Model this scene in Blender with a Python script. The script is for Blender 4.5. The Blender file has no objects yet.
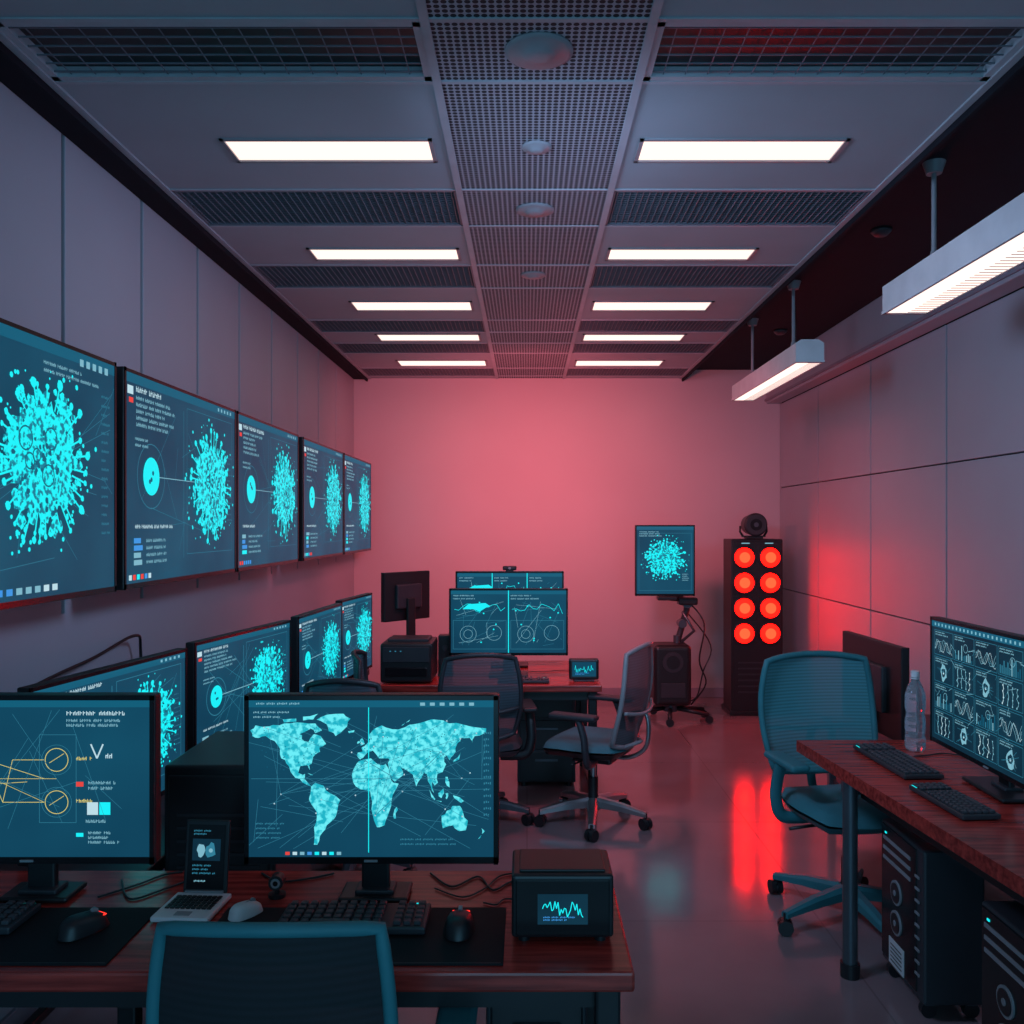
import bpy, bmesh, math, random
from mathutils import Vector, Matrix, Euler
from mathutils.geometry import tessellate_polygon
scene = bpy.context.scene
scene.view_settings.view_transform = 'Standard'
scene.view_settings.look = 'None'
PI = math.pi

# ---------------------------------------------------------------- materials
def new_mat(name):
    m = bpy.data.materials.new(name); m.use_nodes = True
    nt = m.node_tree
    return m, nt, nt.nodes['Principled BSDF']

def pmat(name, col, rough=0.5, metal=0.0, noise=0.08, scale=8.0, bump=0.0, spec=0.5, bscale=None):
    m, nt, b = new_mat(name)
    b.inputs['Roughness'].default_value = rough
    b.inputs['Metallic'].default_value = metal
    b.inputs['Specular IOR Level'].default_value = spec
    tc = nt.nodes.new('ShaderNodeTexCoord')
    n = nt.nodes.new('ShaderNodeTexNoise'); n.inputs['Scale'].default_value = scale; n.inputs['Detail'].default_value = 4
    nt.links.new(tc.outputs['Object'], n.inputs['Vector'])
    r = nt.nodes.new('ShaderNodeValToRGB')
    r.color_ramp.elements[0].position = 0.3; r.color_ramp.elements[1].position = 0.7
    r.color_ramp.elements[0].color = (*[max(0, c*(1-noise)) for c in col], 1)
    r.color_ramp.elements[1].color = (*[min(1, c*(1+noise)) for c in col], 1)
    nt.links.new(n.outputs['Fac'], r.inputs['Fac'])
    nt.links.new(r.outputs['Color'], b.inputs['Base Color'])
    if bump > 0:
        n2 = nt.nodes.new('ShaderNodeTexNoise'); n2.inputs['Scale'].default_value = bscale or 200
        nt.links.new(tc.outputs['Object'], n2.inputs['Vector'])
        bp = nt.nodes.new('ShaderNodeBump'); bp.inputs['Strength'].default_value = bump; bp.inputs['Distance'].default_value = 0.002
        nt.links.new(n2.outputs['Fac'], bp.inputs['Height']); nt.links.new(bp.outputs['Normal'], b.inputs['Normal'])
    return m

def emat(name, col, strength):
    m, nt, b = new_mat(name)
    b.inputs['Base Color'].default_value = (0.01, 0.01, 0.01, 1)
    b.inputs['Roughness'].default_value = 0.5
    b.inputs['Specular IOR Level'].default_value = 0.05
    b.inputs['Emission Color'].default_value = (*col, 1)
    b.inputs['Emission Strength'].default_value = strength
    return m

def enoise(name, c0, c1, strength, scale, p0, p1, detail=3):
    m, nt, b = new_mat(name)
    b.inputs['Base Color'].default_value = (0.005, 0.005, 0.006, 1)
    b.inputs['Roughness'].default_value = 0.4
    b.inputs['Specular IOR Level'].default_value = 0.06
    tc = nt.nodes.new('ShaderNodeTexCoord'); n = nt.nodes.new('ShaderNodeTexNoise')
    n.inputs['Scale'].default_value = scale; n.inputs['Detail'].default_value = detail
    nt.links.new(tc.outputs['Object'], n.inputs['Vector'])
    r = nt.nodes.new('ShaderNodeValToRGB')
    r.color_ramp.elements[0].position = p0; r.color_ramp.elements[1].position = p1
    r.color_ramp.elements[0].color = (*c0, 1); r.color_ramp.elements[1].color = (*c1, 1)
    nt.links.new(n.outputs['Fac'], r.inputs['Fac'])
    nt.links.new(r.outputs['Color'], b.inputs['Emission Color'])
    b.inputs['Emission Strength'].default_value = strength
    return m

M = {}
M['wall'] = pmat('wall_panel_paint', (0.38, 0.40, 0.45), 0.5, noise=0.04, scale=1.5)
M['wallback'] = pmat('back_wall_paint', (0.52, 0.46, 0.48), 0.6, noise=0.03, scale=1.2)
M['seam'] = pmat('seam_dark', (0.03, 0.03, 0.04), 0.8)
M['darkceil'] = pmat('dark_soffit', (0.009, 0.012, 0.018), 0.8, spec=0.2)
M['tile'] = pmat('ceiling_tile_white', (0.33, 0.38, 0.42), 0.8, noise=0.04, scale=3)
M['tbar'] = pmat('ceiling_tbar', (0.36, 0.41, 0.45), 0.5)
M['slat'] = pmat('vent_slat', (0.12, 0.15, 0.18), 0.5)
M['black'] = pmat('black_plastic', (0.012, 0.013, 0.016), 0.4)
M['blackgloss'] = pmat('black_gloss', (0.010, 0.010, 0.012), 0.2, spec=0.3)
M['darkgrey'] = pmat('dark_grey_plastic', (0.028, 0.032, 0.040), 0.45)
M['key'] = pmat('key_caps', (0.045, 0.05, 0.06), 0.5)
M['grey'] = pmat('grey_plastic', (0.25, 0.26, 0.28), 0.45)
M['white'] = pmat('white_plastic', (0.62, 0.64, 0.66), 0.4)
M['metal'] = pmat('brushed_metal', (0.45, 0.46, 0.48), 0.3, metal=0.9)
M['steel'] = pmat('dark_steel', (0.10, 0.12, 0.14), 0.35, metal=0.6)
M['tealframe'] = pmat('teal_frame', (0.030, 0.17, 0.20), 0.5, spec=0.3)
M['tealseat'] = pmat('teal_fabric', (0.03, 0.16, 0.19), 0.9, bump=0.5, bscale=400)
M['blackfab'] = pmat('black_fabric', (0.025, 0.03, 0.038), 0.9, bump=0.5, bscale=400)
M['pad'] = pmat('desk_mat', (0.010, 0.012, 0.016), 0.7, spec=0.2)
M['trim'] = pmat('trim_paint', (0.26, 0.25, 0.30), 0.5)

def meshfab(name, col, transp):
    m, nt, b = new_mat(name)
    b.inputs['Roughness'].default_value = 0.8
    tc = nt.nodes.new('ShaderNodeTexCoord'); w = nt.nodes.new('ShaderNodeTexWave')
    w.bands_direction = 'Z'; w.inputs['Scale'].default_value = 22
    nt.links.new(tc.outputs['Object'], w.inputs['Vector'])
    r = nt.nodes.new('ShaderNodeValToRGB')
    r.color_ramp.elements[0].color = (*[c*0.8 for c in col], 1); r.color_ramp.elements[1].color = (*[c*1.2 for c in col], 1)
    nt.links.new(w.outputs['Fac'], r.inputs['Fac']); nt.links.new(r.outputs['Color'], b.inputs['Base Color'])
    t = nt.nodes.new('ShaderNodeBsdfTransparent'); mx = nt.nodes.new('ShaderNodeMixShader')
    mx.inputs['Fac'].default_value = transp
    nt.links.new(b.outputs['BSDF'], mx.inputs[1]); nt.links.new(t.outputs['BSDF'], mx.inputs[2])
    nt.links.new(mx.outputs['Shader'], nt.nodes['Material Output'].inputs['Surface'])
    return m
M['meshteal'] = meshfab('teal_mesh_fabric', (0.05, 0.25, 0.29), 0.06)
M['meshdark'] = meshfab('dark_mesh_fabric', (0.05, 0.08, 0.10), 0.14)
M['meshblack'] = meshfab('black_mesh_fabric', (0.008, 0.010, 0.014), 0.03)

def wood():
    m, nt, b = new_mat('red_wood')
    b.inputs['Roughness'].default_value = 0.25
    tc = nt.nodes.new('ShaderNodeTexCoord'); mp = nt.nodes.new('ShaderNodeMapping')
    mp.inputs['Scale'].default_value = (3, 40, 40)
    n = nt.nodes.new('ShaderNodeTexNoise'); n.inputs['Scale'].default_value = 1.5; n.inputs['Detail'].default_value = 6
    nt.links.new(tc.outputs['Object'], mp.inputs['Vector']); nt.links.new(mp.outputs['Vector'], n.inputs['Vector'])
    r = nt.nodes.new('ShaderNodeValToRGB')
    r.color_ramp.elements[0].position = 0.35; r.color_ramp.elements[1].position = 0.7
    r.color_ramp.elements[0].color = (0.20, 0.017, 0.014, 1); r.color_ramp.elements[1].color = (0.52, 0.055, 0.042, 1)
    nt.links.new(n.outputs['Fac'], r.inputs['Fac']); nt.links.new(r.outputs['Color'], b.inputs['Base Color'])
    return m
M['wood'] = wood()

def floor_mat():
    m, nt, b = new_mat('polished_floor')
    tc = nt.nodes.new('ShaderNodeTexCoord')
    n = nt.nodes.new('ShaderNodeTexNoise'); n.inputs['Scale'].default_value = 1.8; n.inputs['Detail'].default_value = 8
    nt.links.new(tc.outputs['Object'], n.inputs['Vector'])
    r = nt.nodes.new('ShaderNodeValToRGB')
    r.color_ramp.elements[0].position = 0.3; r.color_ramp.elements[1].position = 0.75
    r.color_ramp.elements[0].color = (0.21, 0.145, 0.155, 1); r.color_ramp.elements[1].color = (0.28, 0.20, 0.215, 1)
    nt.links.new(n.outputs['Fac'], r.inputs['Fac'])
    br = nt.nodes.new('ShaderNodeTexBrick'); br.inputs['Scale'].default_value = 1.0
    br.offset = 0.0
    br.inputs['Brick Width'].default_value = 1.2; br.inputs['Row Height'].default_value = 1.2
    br.inputs['Mortar Size'].default_value = 0.004
    br.inputs['Color1'].default_value = (1, 1, 1, 1); br.inputs['Color2'].default_value = (0.95, 0.95, 0.95, 1); br.inputs['Mortar'].default_value = (0.75, 0.75, 0.75, 1)
    nt.links.new(tc.outputs['Object'], br.inputs['Vector'])
    mx = nt.nodes.new('ShaderNodeMix'); mx.data_type = 'RGBA'; mx.blend_type = 'MULTIPLY'; mx.inputs['Factor'].default_value = 1
    nt.links.new(r.outputs['Color'], mx.inputs['A']); nt.links.new(br.outputs['Color'], mx.inputs['B'])
    nt.links.new(mx.outputs['Result'], b.inputs['Base Color'])
    r2 = nt.nodes.new('ShaderNodeMapRange'); r2.inputs['To Min'].default_value = 0.07; r2.inputs['To Max'].default_value = 0.19
    nt.links.new(n.outputs['Fac'], r2.inputs['Value']); nt.links.new(r2.outputs['Result'], b.inputs['Roughness'])
    n3 = nt.nodes.new('ShaderNodeTexNoise'); n3.inputs['Scale'].default_value = 10; n3.inputs['Detail'].default_value = 3
    nt.links.new(tc.outputs['Object'], n3.inputs['Vector'])
    bp = nt.nodes.new('ShaderNodeBump'); bp.inputs['Strength'].default_value = 0.10; bp.inputs['Distance'].default_value = 0.004
    nt.links.new(n3.outputs['Fac'], bp.inputs['Height']); nt.links.new(bp.outputs['Normal'], b.inputs['Normal'])
    b.inputs['Specular IOR Level'].default_value = 1.0
    return m
M['floor'] = floor_mat()

def perf_mat(name, pitch, radius, base, hole):
    m, nt, b = new_mat(name)
    b.inputs['Roughness'].default_value = 0.7
    tc = nt.nodes.new('ShaderNodeTexCoord')
    sc = nt.nodes.new('ShaderNodeVectorMath'); sc.operation = 'SCALE'; sc.inputs['Scale'].default_value = 1/pitch
    fr = nt.nodes.new('ShaderNodeVectorMath'); fr.operation = 'FRACTION'
    sb = nt.nodes.new('ShaderNodeVectorMath'); sb.operation = 'SUBTRACT'; sb.inputs[1].default_value = (0.5, 0.5, 0)
    ml = nt.nodes.new('ShaderNodeVectorMath'); ml.operation = 'MULTIPLY'; ml.inputs[1].default_value = (1, 1, 0)
    ln = nt.nodes.new('ShaderNodeVectorMath'); ln.operation = 'LENGTH'
    lt = nt.nodes.new('ShaderNodeMath'); lt.operation = 'LESS_THAN'; lt.inputs[1].default_value = radius
    mx = nt.nodes.new('ShaderNodeMix'); mx.data_type = 'RGBA'
    mx.inputs['A'].default_value = (*base, 1); mx.inputs['B'].default_value = (*hole, 1)
    L = nt.links.new
    L(tc.outputs['Object'], sc.inputs[0]); L(sc.outputs[0], fr.inputs[0]); L(fr.outputs[0], sb.inputs[0]); L(sb.outputs[0], ml.inputs[0])
    L(ml.outputs[0], ln.inputs[0]); L(ln.outputs['Value'], lt.inputs[0]); L(lt.outputs[0], mx.inputs['Factor']); L(mx.outputs['Result'], b.inputs['Base Color'])
    return m
M['perf'] = perf_mat('perforated_tile', 0.021, 0.40, (0.34, 0.39, 0.44), (0.012, 0.018, 0.026))

M['lamp'] = emat('lamp_diffuser', (1.0, 0.72, 0.64), 1.5)
M['lamp2'] = emat('pendant_diffuser', (1.0, 0.75, 0.67), 1.6)
M['scr'] = enoise('screen_background', (0.004, 0.042, 0.085), (0.007, 0.085, 0.150), 1.0, 1.8, 0.3, 0.7)
M['scrdark'] = enoise('screen_background_dark', (0.003, 0.018, 0.035), (0.006, 0.04, 0.07), 1.0, 3, 0.3, 0.7)
M['virus'] = enoise('screen_virus', (0.008, 0.20, 0.30), (0.01, 0.90, 0.97), 1.0, 52, 0.42, 0.50, 5)
M['cyan'] = emat('screen_cyan', (0.01, 0.88, 0.96), 1.0)
M['map'] = enoise('screen_map', (0.015, 0.46, 0.58), (0.15, 0.86, 0.94), 1.0, 70, 0.42, 0.56, 3)
M['txt'] = emat('screen_text', (0.20, 0.46, 0.57), 1.0)
M['line'] = emat('screen_line', (0.03, 0.20, 0.30), 1.0)
M['dim'] = emat('screen_panel', (0.006, 0.11, 0.19), 1.0)
M['yellow'] = emat('screen_yellow', (0.70, 0.62, 0.18), 1.0)
M['red'] = emat('screen_red', (0.80, 0.06, 0.05), 1.0)
M['blue'] = emat('screen_blue', (0.05, 0.30, 0.75), 1.0)
M['pale'] = emat('screen_white', (0.50, 0.72, 0.80), 1.0)
M['redlamp'] = emat('red_lamp', (1.0, 0.0016, 0.0008), 17.0)
M['redcore'] = emat('red_lamp_core', (1.0, 0.0055, 0.0018), 28.0)
M['redled'] = emat('red_led', (1.0, 0.03, 0.02), 2.0)

# ---------------------------------------------------------------- mesh builder
class MB:
    def __init__(s):
        s.v = []; s.f = []; s.m = []; s.sm = []; s.mats = []
    def mi(s, mat):
        if mat not in s.mats: s.mats.append(mat)
        return s.mats.index(mat)
    def add(s, vs, fs, mat, smooth=False, X=None):
        o = len(s.v); k = s.mi(mat)
        for p in vs:
            p = Vector(p)
            s.v.append(X @ p if X else p)
        for f in fs:
            s.f.append([i+o for i in f]); s.m.append(k); s.sm.append(smooth)
    def box(s, c, d, mat, rot=(0, 0, 0), bev=0.0, seg=2):
        bm = bmesh.new(); bmesh.ops.create_cube(bm, size=1)
        bmesh.ops.scale(bm, vec=Vector(d), verts=bm.verts[:])
        if bev > 0:
            bmesh.ops.bevel(bm, geom=bm.edges[:], offset=min(bev, min(d)*0.45), segments=seg, affect='EDGES', profile=0.5)
        X = Matrix.Translation(c) @ Euler(rot).to_matrix().to_4x4()
        bm.verts.index_update()
        s.add([v.co.copy() for v in bm.verts], [[v.index for v in f.verts] for f in bm.faces], mat, False, X)
        bm.free()
    def bx(s, x0, x1, y0, y1, z0, z1, mat, bev=0.0):
        s.box(((x0+x1)/2, (y0+y1)/2, (z0+z1)/2), (abs(x1-x0), abs(y1-y0), abs(z1-z0)), mat, bev=bev)
    def cyl(s, p0, p1, r0, mat, r1=None, seg=20, caps=True):
        r1 = r0 if r1 is None else r1
        p0 = Vector(p0); p1 = Vector(p1); d = (p1-p0)
        q = d.to_track_quat('Z', 'Y').to_matrix()
        a = [p0 + q @ Vector((r0*math.cos(2*PI*i/seg), r0*math.sin(2*PI*i/seg), 0)) for i in range(seg)]
        b = [p1 + q @ Vector((r1*math.cos(2*PI*i/seg), r1*math.sin(2*PI*i/seg), 0)) for i in range(seg)]
        s.add(a+b, [[i, (i+1) % seg, seg+(i+1) % seg, seg+i] for i in range(seg)], mat, True)
        if caps:
            if r0 > 1e-5: s.add(a, [list(range(seg))[::-1]], mat)
            if r1 > 1e-5: s.add(b, [list(range(seg))], mat)
    def lathe(s, prof, c, mat, seg=28):
        vs = []; fs = []
        n = len(prof)
        for i in range(seg):
            a = 2*PI*i/seg
            for r, z in prof: vs.append((c[0]+r*math.cos(a), c[1]+r*math.sin(a), c[2]+z))
        for i in range(seg):
            j = (i+1) % seg
            for k in range(n-1): fs.append([i*n+k, j*n+k, j*n+k+1, i*n+k+1])
        s.add(vs, fs, mat, True)
    def tube(s, pts, r, mat, seg=8, closed=False, smooth=0, rz=None):
        P = [Vector(p) for p in pts]
        if smooth:
            Q = []; n = len(P)
            rng = n if closed else n-1
            for i in range(rng):
                g = (lambda k: P[k % n]) if closed else (lambda k: P[max(0, min(n-1, k))])
                a, b, c, d = g(i-1), g(i), g(i+1), g(i+2)
                for t in range(smooth):
                    t = t/smooth
                    Q.append(0.5*((2*b)+(c-a)*t+(2*a-5*b+4*c-d)*t*t+(3*b-a-3*c+d)*t**3))
            if not closed: Q.append(P[-1])
            P = Q
        n = len(P); vs = []; fs = []
        up = None
        for i in range(n):
            if closed: T = P[(i+1) % n]-P[i-1]
            else: T = P[min(n-1, i+1)]-P[max(0, i-1)]
            T.normalize()
            if up is None:
                up = Vector((0, 0, 1)) if abs(T.z) < 0.9 else Vector((1, 0, 0))
            up = (up - T*up.dot(T)); up.normalize()
            W = T.cross(up)
            for k in range(seg):
                a = 2*PI*k/seg
                vs.append(P[i]+up*(rz or r)*math.cos(a)+W*r*math.sin(a))
        for i in range(n if closed else n-1):
            j = (i+1) % n
            for k in range(seg):
                l = (k+1) % seg
                fs.append([i*seg+k, i*seg+l, j*seg+l, j*seg+k])
        if not closed:
            fs.append(list(range(seg))[::-1]); fs.append([(n-1)*seg+k for k in range(seg)])
        s.add(vs, fs, mat, True)
    def surf(s, fn, nu, nv, mat, smooth=True):
        vs = []; fs = []
        for j in range(nv+1):
            for i in range(nu+1): vs.append(fn(-1+2*i/nu, -1+2*j/nv))
        for j in range(nv):
            for i in range(nu):
                a = j*(nu+1)+i; fs.append([a, a+1, a+nu+2, a+nu+1])
        s.add(vs, fs, mat, smooth)
    def finish(s, name, loc=(0, 0, 0), rz=0.0, parent=None, scale=1.0):
        me = bpy.data.meshes.new(name)
        me.from_pydata([tuple(v) for v in s.v], [], s.f)
        for m in s.mats: me.materials.append(M[m])
        me.polygons.foreach_set('material_index', s.m)
        me.polygons.foreach_set('use_smooth', s.sm)
        me.update()
        o = bpy.data.objects.new(name, me)
        scene.collection.objects.link(o)
        o.location = loc; o.rotation_euler = (0, 0, rz); o.scale = (scale,)*3
        if parent: o.parent = parent
        return o

# ---- flat drawing on a screen: local x right, z up, faces -y
class Scr:
    def __init__(s, mb, w, h, cx=0, cz=0, y=0, seed=1):
        s.mb = mb; s.w = w; s.h = h; s.cx = cx; s.cz = cz; s.y = y; s.k = 0; s.R = random.Random(seed)
    def Y(s):
        s.k += 1
        return s.y - 0.0004 - 0.000004*s.k
    def p(s, u, v, y): return (s.cx+(u-0.5)*s.w, y, s.cz+(v-0.5)*s.h)
    def rect(s, u0, v0, u1, v1, mat):
        y = s.Y(); s.mb.add([s.p(u0, v0, y), s.p(u1, v0, y), s.p(u1, v1, y), s.p(u0, v1, y)], [[0, 1, 2, 3]], mat)
    def frame(s, u0, v0, u1, v1, mat, t=0.0015):
        s.line(u0, v0, u1, v0, mat, t); s.line(u1, v0, u1, v1, mat, t); s.line(u1, v1, u0, v1, mat, t); s.line(u0, v1, u0, v0, mat, t)
    def line(s, u0, v0, u1, v1, mat, t=0.0015):
        y = s.Y(); a = Vector(s.p(u0, v0, y)); b = Vector(s.p(u1, v1, y)); d = b-a
        if d.length < 1e-6: return
        n = Vector((-d.z, 0, d.x)).normalized()*t/2
        s.mb.add([a-n, b-n, b+n, a+n], [[0, 1, 2, 3]], mat)
    def disk(s, u, v, r, mat, seg=12, ry=None, jit=0.0):
        y = s.Y(); c = s.p(u, v, y); ry = ry or r
        vs = []
        for i in range(seg):
            q = 1+jit*s.R.uniform(-1, 1); a = 2*PI*i/seg
            vs.append((c[0]+r*q*math.cos(a), y, c[2]+ry*q*math.sin(a)))
        s.mb.add(vs, [list(range(seg))], mat)
    def ring(s, u, v, r, mat, t=0.002, seg=32):
        y = s.Y(); c = s.p(u, v, y); vs = []
        for rr in (r-t/2, r+t/2):
            for i in range(seg):
                a = 2*PI*i/seg; vs.append((c[0]+rr*math.cos(a), y, c[2]+rr*math.sin(a)))
        s.mb.add(vs, [[i, (i+1) % seg, seg+(i+1) % seg, seg+i] for i in range(seg)], mat)
    def poly(s, pts, mat):
        y = s.Y(); P = [Vector(s.p(u, v, y)) for u, v in pts]
        T = tessellate_polygon([[Vector((q.x, q.z, 0)) for q in P]])
        s.mb.add(P, [list(t) for t in T], mat)
    def text(s, u, v, wid, rows, mat='txt', lh=0.028, th=0.011):
        gw = th*s.h/s.w*0.62
        for r in range(rows):
            x = u; end = u+wid*s.R.uniform(0.55, 1.0); n = 0; L = s.R.randint(3, 8)
            while x < end:
                if th*s.h > 0.0062:
                    k = s.R.randint(0, 3); v0 = v-r*lh-th; v1 = v-r*lh; t = th*s.h*0.2
                    s.line(x+gw*.15, v0, x+gw*.15, v1 if k else v0+th*.7, mat, t)
                    if k != 1: s.line(x+gw*.8, v0, x+gw*.8, v0+th*(0.65 if k else 1), mat, t)
                    s.line(x, v0+th*(0.08 if k == 2 else 0.6), x+gw*.95, v0+th*(0.08 if k == 2 else 0.6), mat, t)
                else:
                    s.rect(x, v-r*lh-th*(0.8 if n % 3 else 1), x+gw*.75, v-r*lh-(0 if n % 2 else th*.2), mat)
                x += gw*1.3; n += 1
                if n > L: x += gw*1.2; n = 0; L = s.R.randint(3, 8)
    def virus(s, u, v, R):
        g = s.R
        s.disk(u, v, R*0.64, 'virus', 60, jit=0.12)
        for i in range(90):
            a = g.uniform(0, 2*PI); rr = R*g.uniform(0.55, 0.84)
            s.disk(u+rr*math.cos(a)/s.w, v+rr*math.sin(a)/s.h, R*g.uniform(0.035, 0.085), 'virus', 9, jit=0.3)
        for i in range(30):
            a = 2*PI*i/30+g.uniform(-0.1, 0.1); rr = R*g.uniform(0.80, 1.0)
            du, dv = math.cos(a)/s.w, math.sin(a)/s.h
            s.line(u+0.6*R*du, v+0.6*R*dv, u+rr*du, v+rr*dv, 'cyan', R*0.025)
            s.disk(u+rr*du, v+rr*dv, R*g.uniform(0.03, 0.065), 'cyan', 9, jit=0.15)
        for i in range(70):
            a = g.uniform(0, 2*PI); rr = R*g.uniform(0.78, 1.2)
            s.disk(u+rr*math.cos(a)/s.w, v+rr*math.sin(a)/s.h, R*g.uniform(0.010, 0.035), 'cyan', 7)
        for i in range(60):
            a = g.uniform(0, 2*PI); rr = R*g.uniform(0.0, 0.66)
            s.disk(u+rr*math.cos(a)/s.w, v+rr*math.sin(a)/s.h, R*g.uniform(0.010, 0.038), 'dim', 8, jit=0.3)
        for i in range(5):
            a = g.uniform(0, 2*PI); rr = R*g.uniform(0.1, 0.45)
            s.ring(u+rr*math.cos(a)/s.w, v+rr*math.sin(a)/s.h, R*g.uniform(0.07, 0.13), 'dim', R*0.018, 16)

def c_virus(S, first=False):
    g = S.R
    S.rect(0, 0.955, 1, 1, 'dim')
    for i in range(5): S.rect(0.80+i*0.035, 0.968, 0.815+i*0.035, 0.988, 'txt')
    for i in range(6): S.rect(0.02+i*0.028, 0.015, 0.04+i*0.028, 0.04, g.choice(['txt', 'blue', 'red', 'pale', 'cyan']))
    S.rect(0.01, 0.9, 0.05, 0.94, 'pale'); S.rect(0.02, 0.86, 0.05, 0.885, 'red')
    S.text(0.07, 0.945, 0.36, 1, 'pale', 0.04, 0.026)
    S.text(0.07, 0.90, 0.30, 5, 'txt', 0.032, 0.018)
    for i in range(14):
        a = g.uniform(0.1, 0.95); b = g.uniform(0.12, 0.9)
        S.line(a, b, g.uniform(0.1, 0.95), g.uniform(0.12, 0.9), 'line', 0.0016)
    S.ring(0.18, 0.52, S.h*0.16, 'line', 0.003)
    S.line(0.18, 0.52, 0.55, 0.52, 'txt', 0.003)
    S.line(0.45, 0.1, 0.45, 0.9, 'line', 0.003)
    S.frame(0.48, 0.12, 0.96, 0.92, 'line', 0.002)
    S.disk(0.18, 0.52, S.h*0.095, 'cyan', 28)
    for i in range(3): S.disk(0.18+(i-1)*0.012, 0.52+g.uniform(-0.04, 0.04), S.h*0.012, 'dim', 10)
    S.text(0.06, 0.70, 0.12, 2, 'txt', 0.03, 0.014)
    S.text(0.06, 0.28, 0.30, 1, 'pale', 0.03, 0.018)
    for i in range(4):
        S.rect(0.05, 0.19-i*0.035, 0.05+g.uniform(0.04, 0.07), 0.215-i*0.035, g.choice(['cyan', 'blue', 'txt']))
    S.text(0.14, 0.21, 0.2, 4, 'txt', 0.035, 0.016)
    S.text(0.90, 0.7, 0.06, 12, 'line', 0.035, 0.010)
    S.virus(0.72, 0.52, S.h*0.34)

def c_first(S):
    g = S.R
    S.rect(0, 0.955, 1, 1, 'dim')
    for i in range(5): S.rect(0.80+i*0.035, 0.945, 0.82+i*0.035, 0.975, 'txt')
    for i in range(16): S.line(g.uniform(0.3, 1), g.uniform(0.1, 0.9), g.uniform(0.3, 1), g.uniform(0.1, 0.9), 'line', 0.0016)
    for i in range(8): S.rect(0.38+i*0.04, 0.02, 0.405+i*0.04, 0.045, g.choice(['txt', 'blue', 'red', 'pale', 'cyan']))
    S.text(0.62, 0.92, 0.3, 2, 'txt', 0.03, 0.014)
    S.text(0.92, 0.85, 0.05, 16, 'line', 0.04, 0.012)
    S.virus(0.62, 0.53, S.h*0.35)

def c_formula(S):
    S.rect(0, 0.955, 1, 1, 'dim')
    S.text(0.03, 0.985, 0.5, 1, 'txt', 0.02, 0.013)
    S.text(0.66, 0.93, 0.30, 1, 'pale', 0.03, 0.026); S.text(0.66, 0.88, 0.3, 2, 'txt', 0.03, 0.018)
    for (u, v) in ((0.62, 0.62), (0.62, 0.35)):
        S.ring(u, v, 0.026, 'yellow', 0.0016); S.ring(u, v, 0.034, 'line', 0.001)
        S.line(u-0.03, v-0.02, u+0.03, v+0.04, 'yellow', 0.0013)
        S.text(u+0.08, v+0.02, 0.09, 1, 'yellow', 0.03, 0.022)
    S.line(0.33, 0.62, 0.40, 0.35, 'yellow', 0.0013); S.line(0.40, 0.35, 0.44, 0.62, 'yellow', 0.0013)
    S.line(0.44, 0.62, 0.57, 0.62, 'yellow', 0.0013); S.line(0.40, 0.35, 0.57, 0.35, 'yellow', 0.0013); S.line(0.33, 0.5, 0.62, 0.5, 'yellow', 0.001)
    S.line(0.33, 0.62, 0.57, 0.50, 'yellow', 0.0013); S.line(0.36, 0.5, 0.57, 0.35, 'yellow', 0.001)
    S.line(0.20, 0.45, 0.5, 0.48, 'yellow', 0.0012)
    S.frame(0.55, 0.22, 0.70, 0.78, 'line', 0.001)
    S.line(0.76, 0.72, 0.785, 0.63, 'pale', 0.0035); S.line(0.785, 0.63, 0.81, 0.72, 'pale', 0.0035); S.text(0.82, 0.66, 0.03, 1, 'pale', .03, .03)
    S.rect(0.70, 0.45, 0.73, 0.48, 'red'); S.text(0.75, 0.485, 0.14, 2, 'txt', 0.035, 0.020)
    S.rect(0.745, 0.27, 0.79, 0.35, 'pale'); S.rect(0.795, 0.27, 0.84, 0.35, 'cyan')
    S.text(0.74, 0.24, 0.13, 1, 'txt', .03, .020)
    S.rect(0.70, 0.13, 0.73, 0.155, 'cyan'); S.text(0.75, 0.165, 0.14, 3, 'txt', 0.03, 0.018)
    for i in range(10): S.line(S.R.uniform(0.2, 1), S.R.uniform(0, 1), S.R.uniform(0.2, 1), S.R.uniform(0, 1), 'line', 0.0008)

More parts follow.
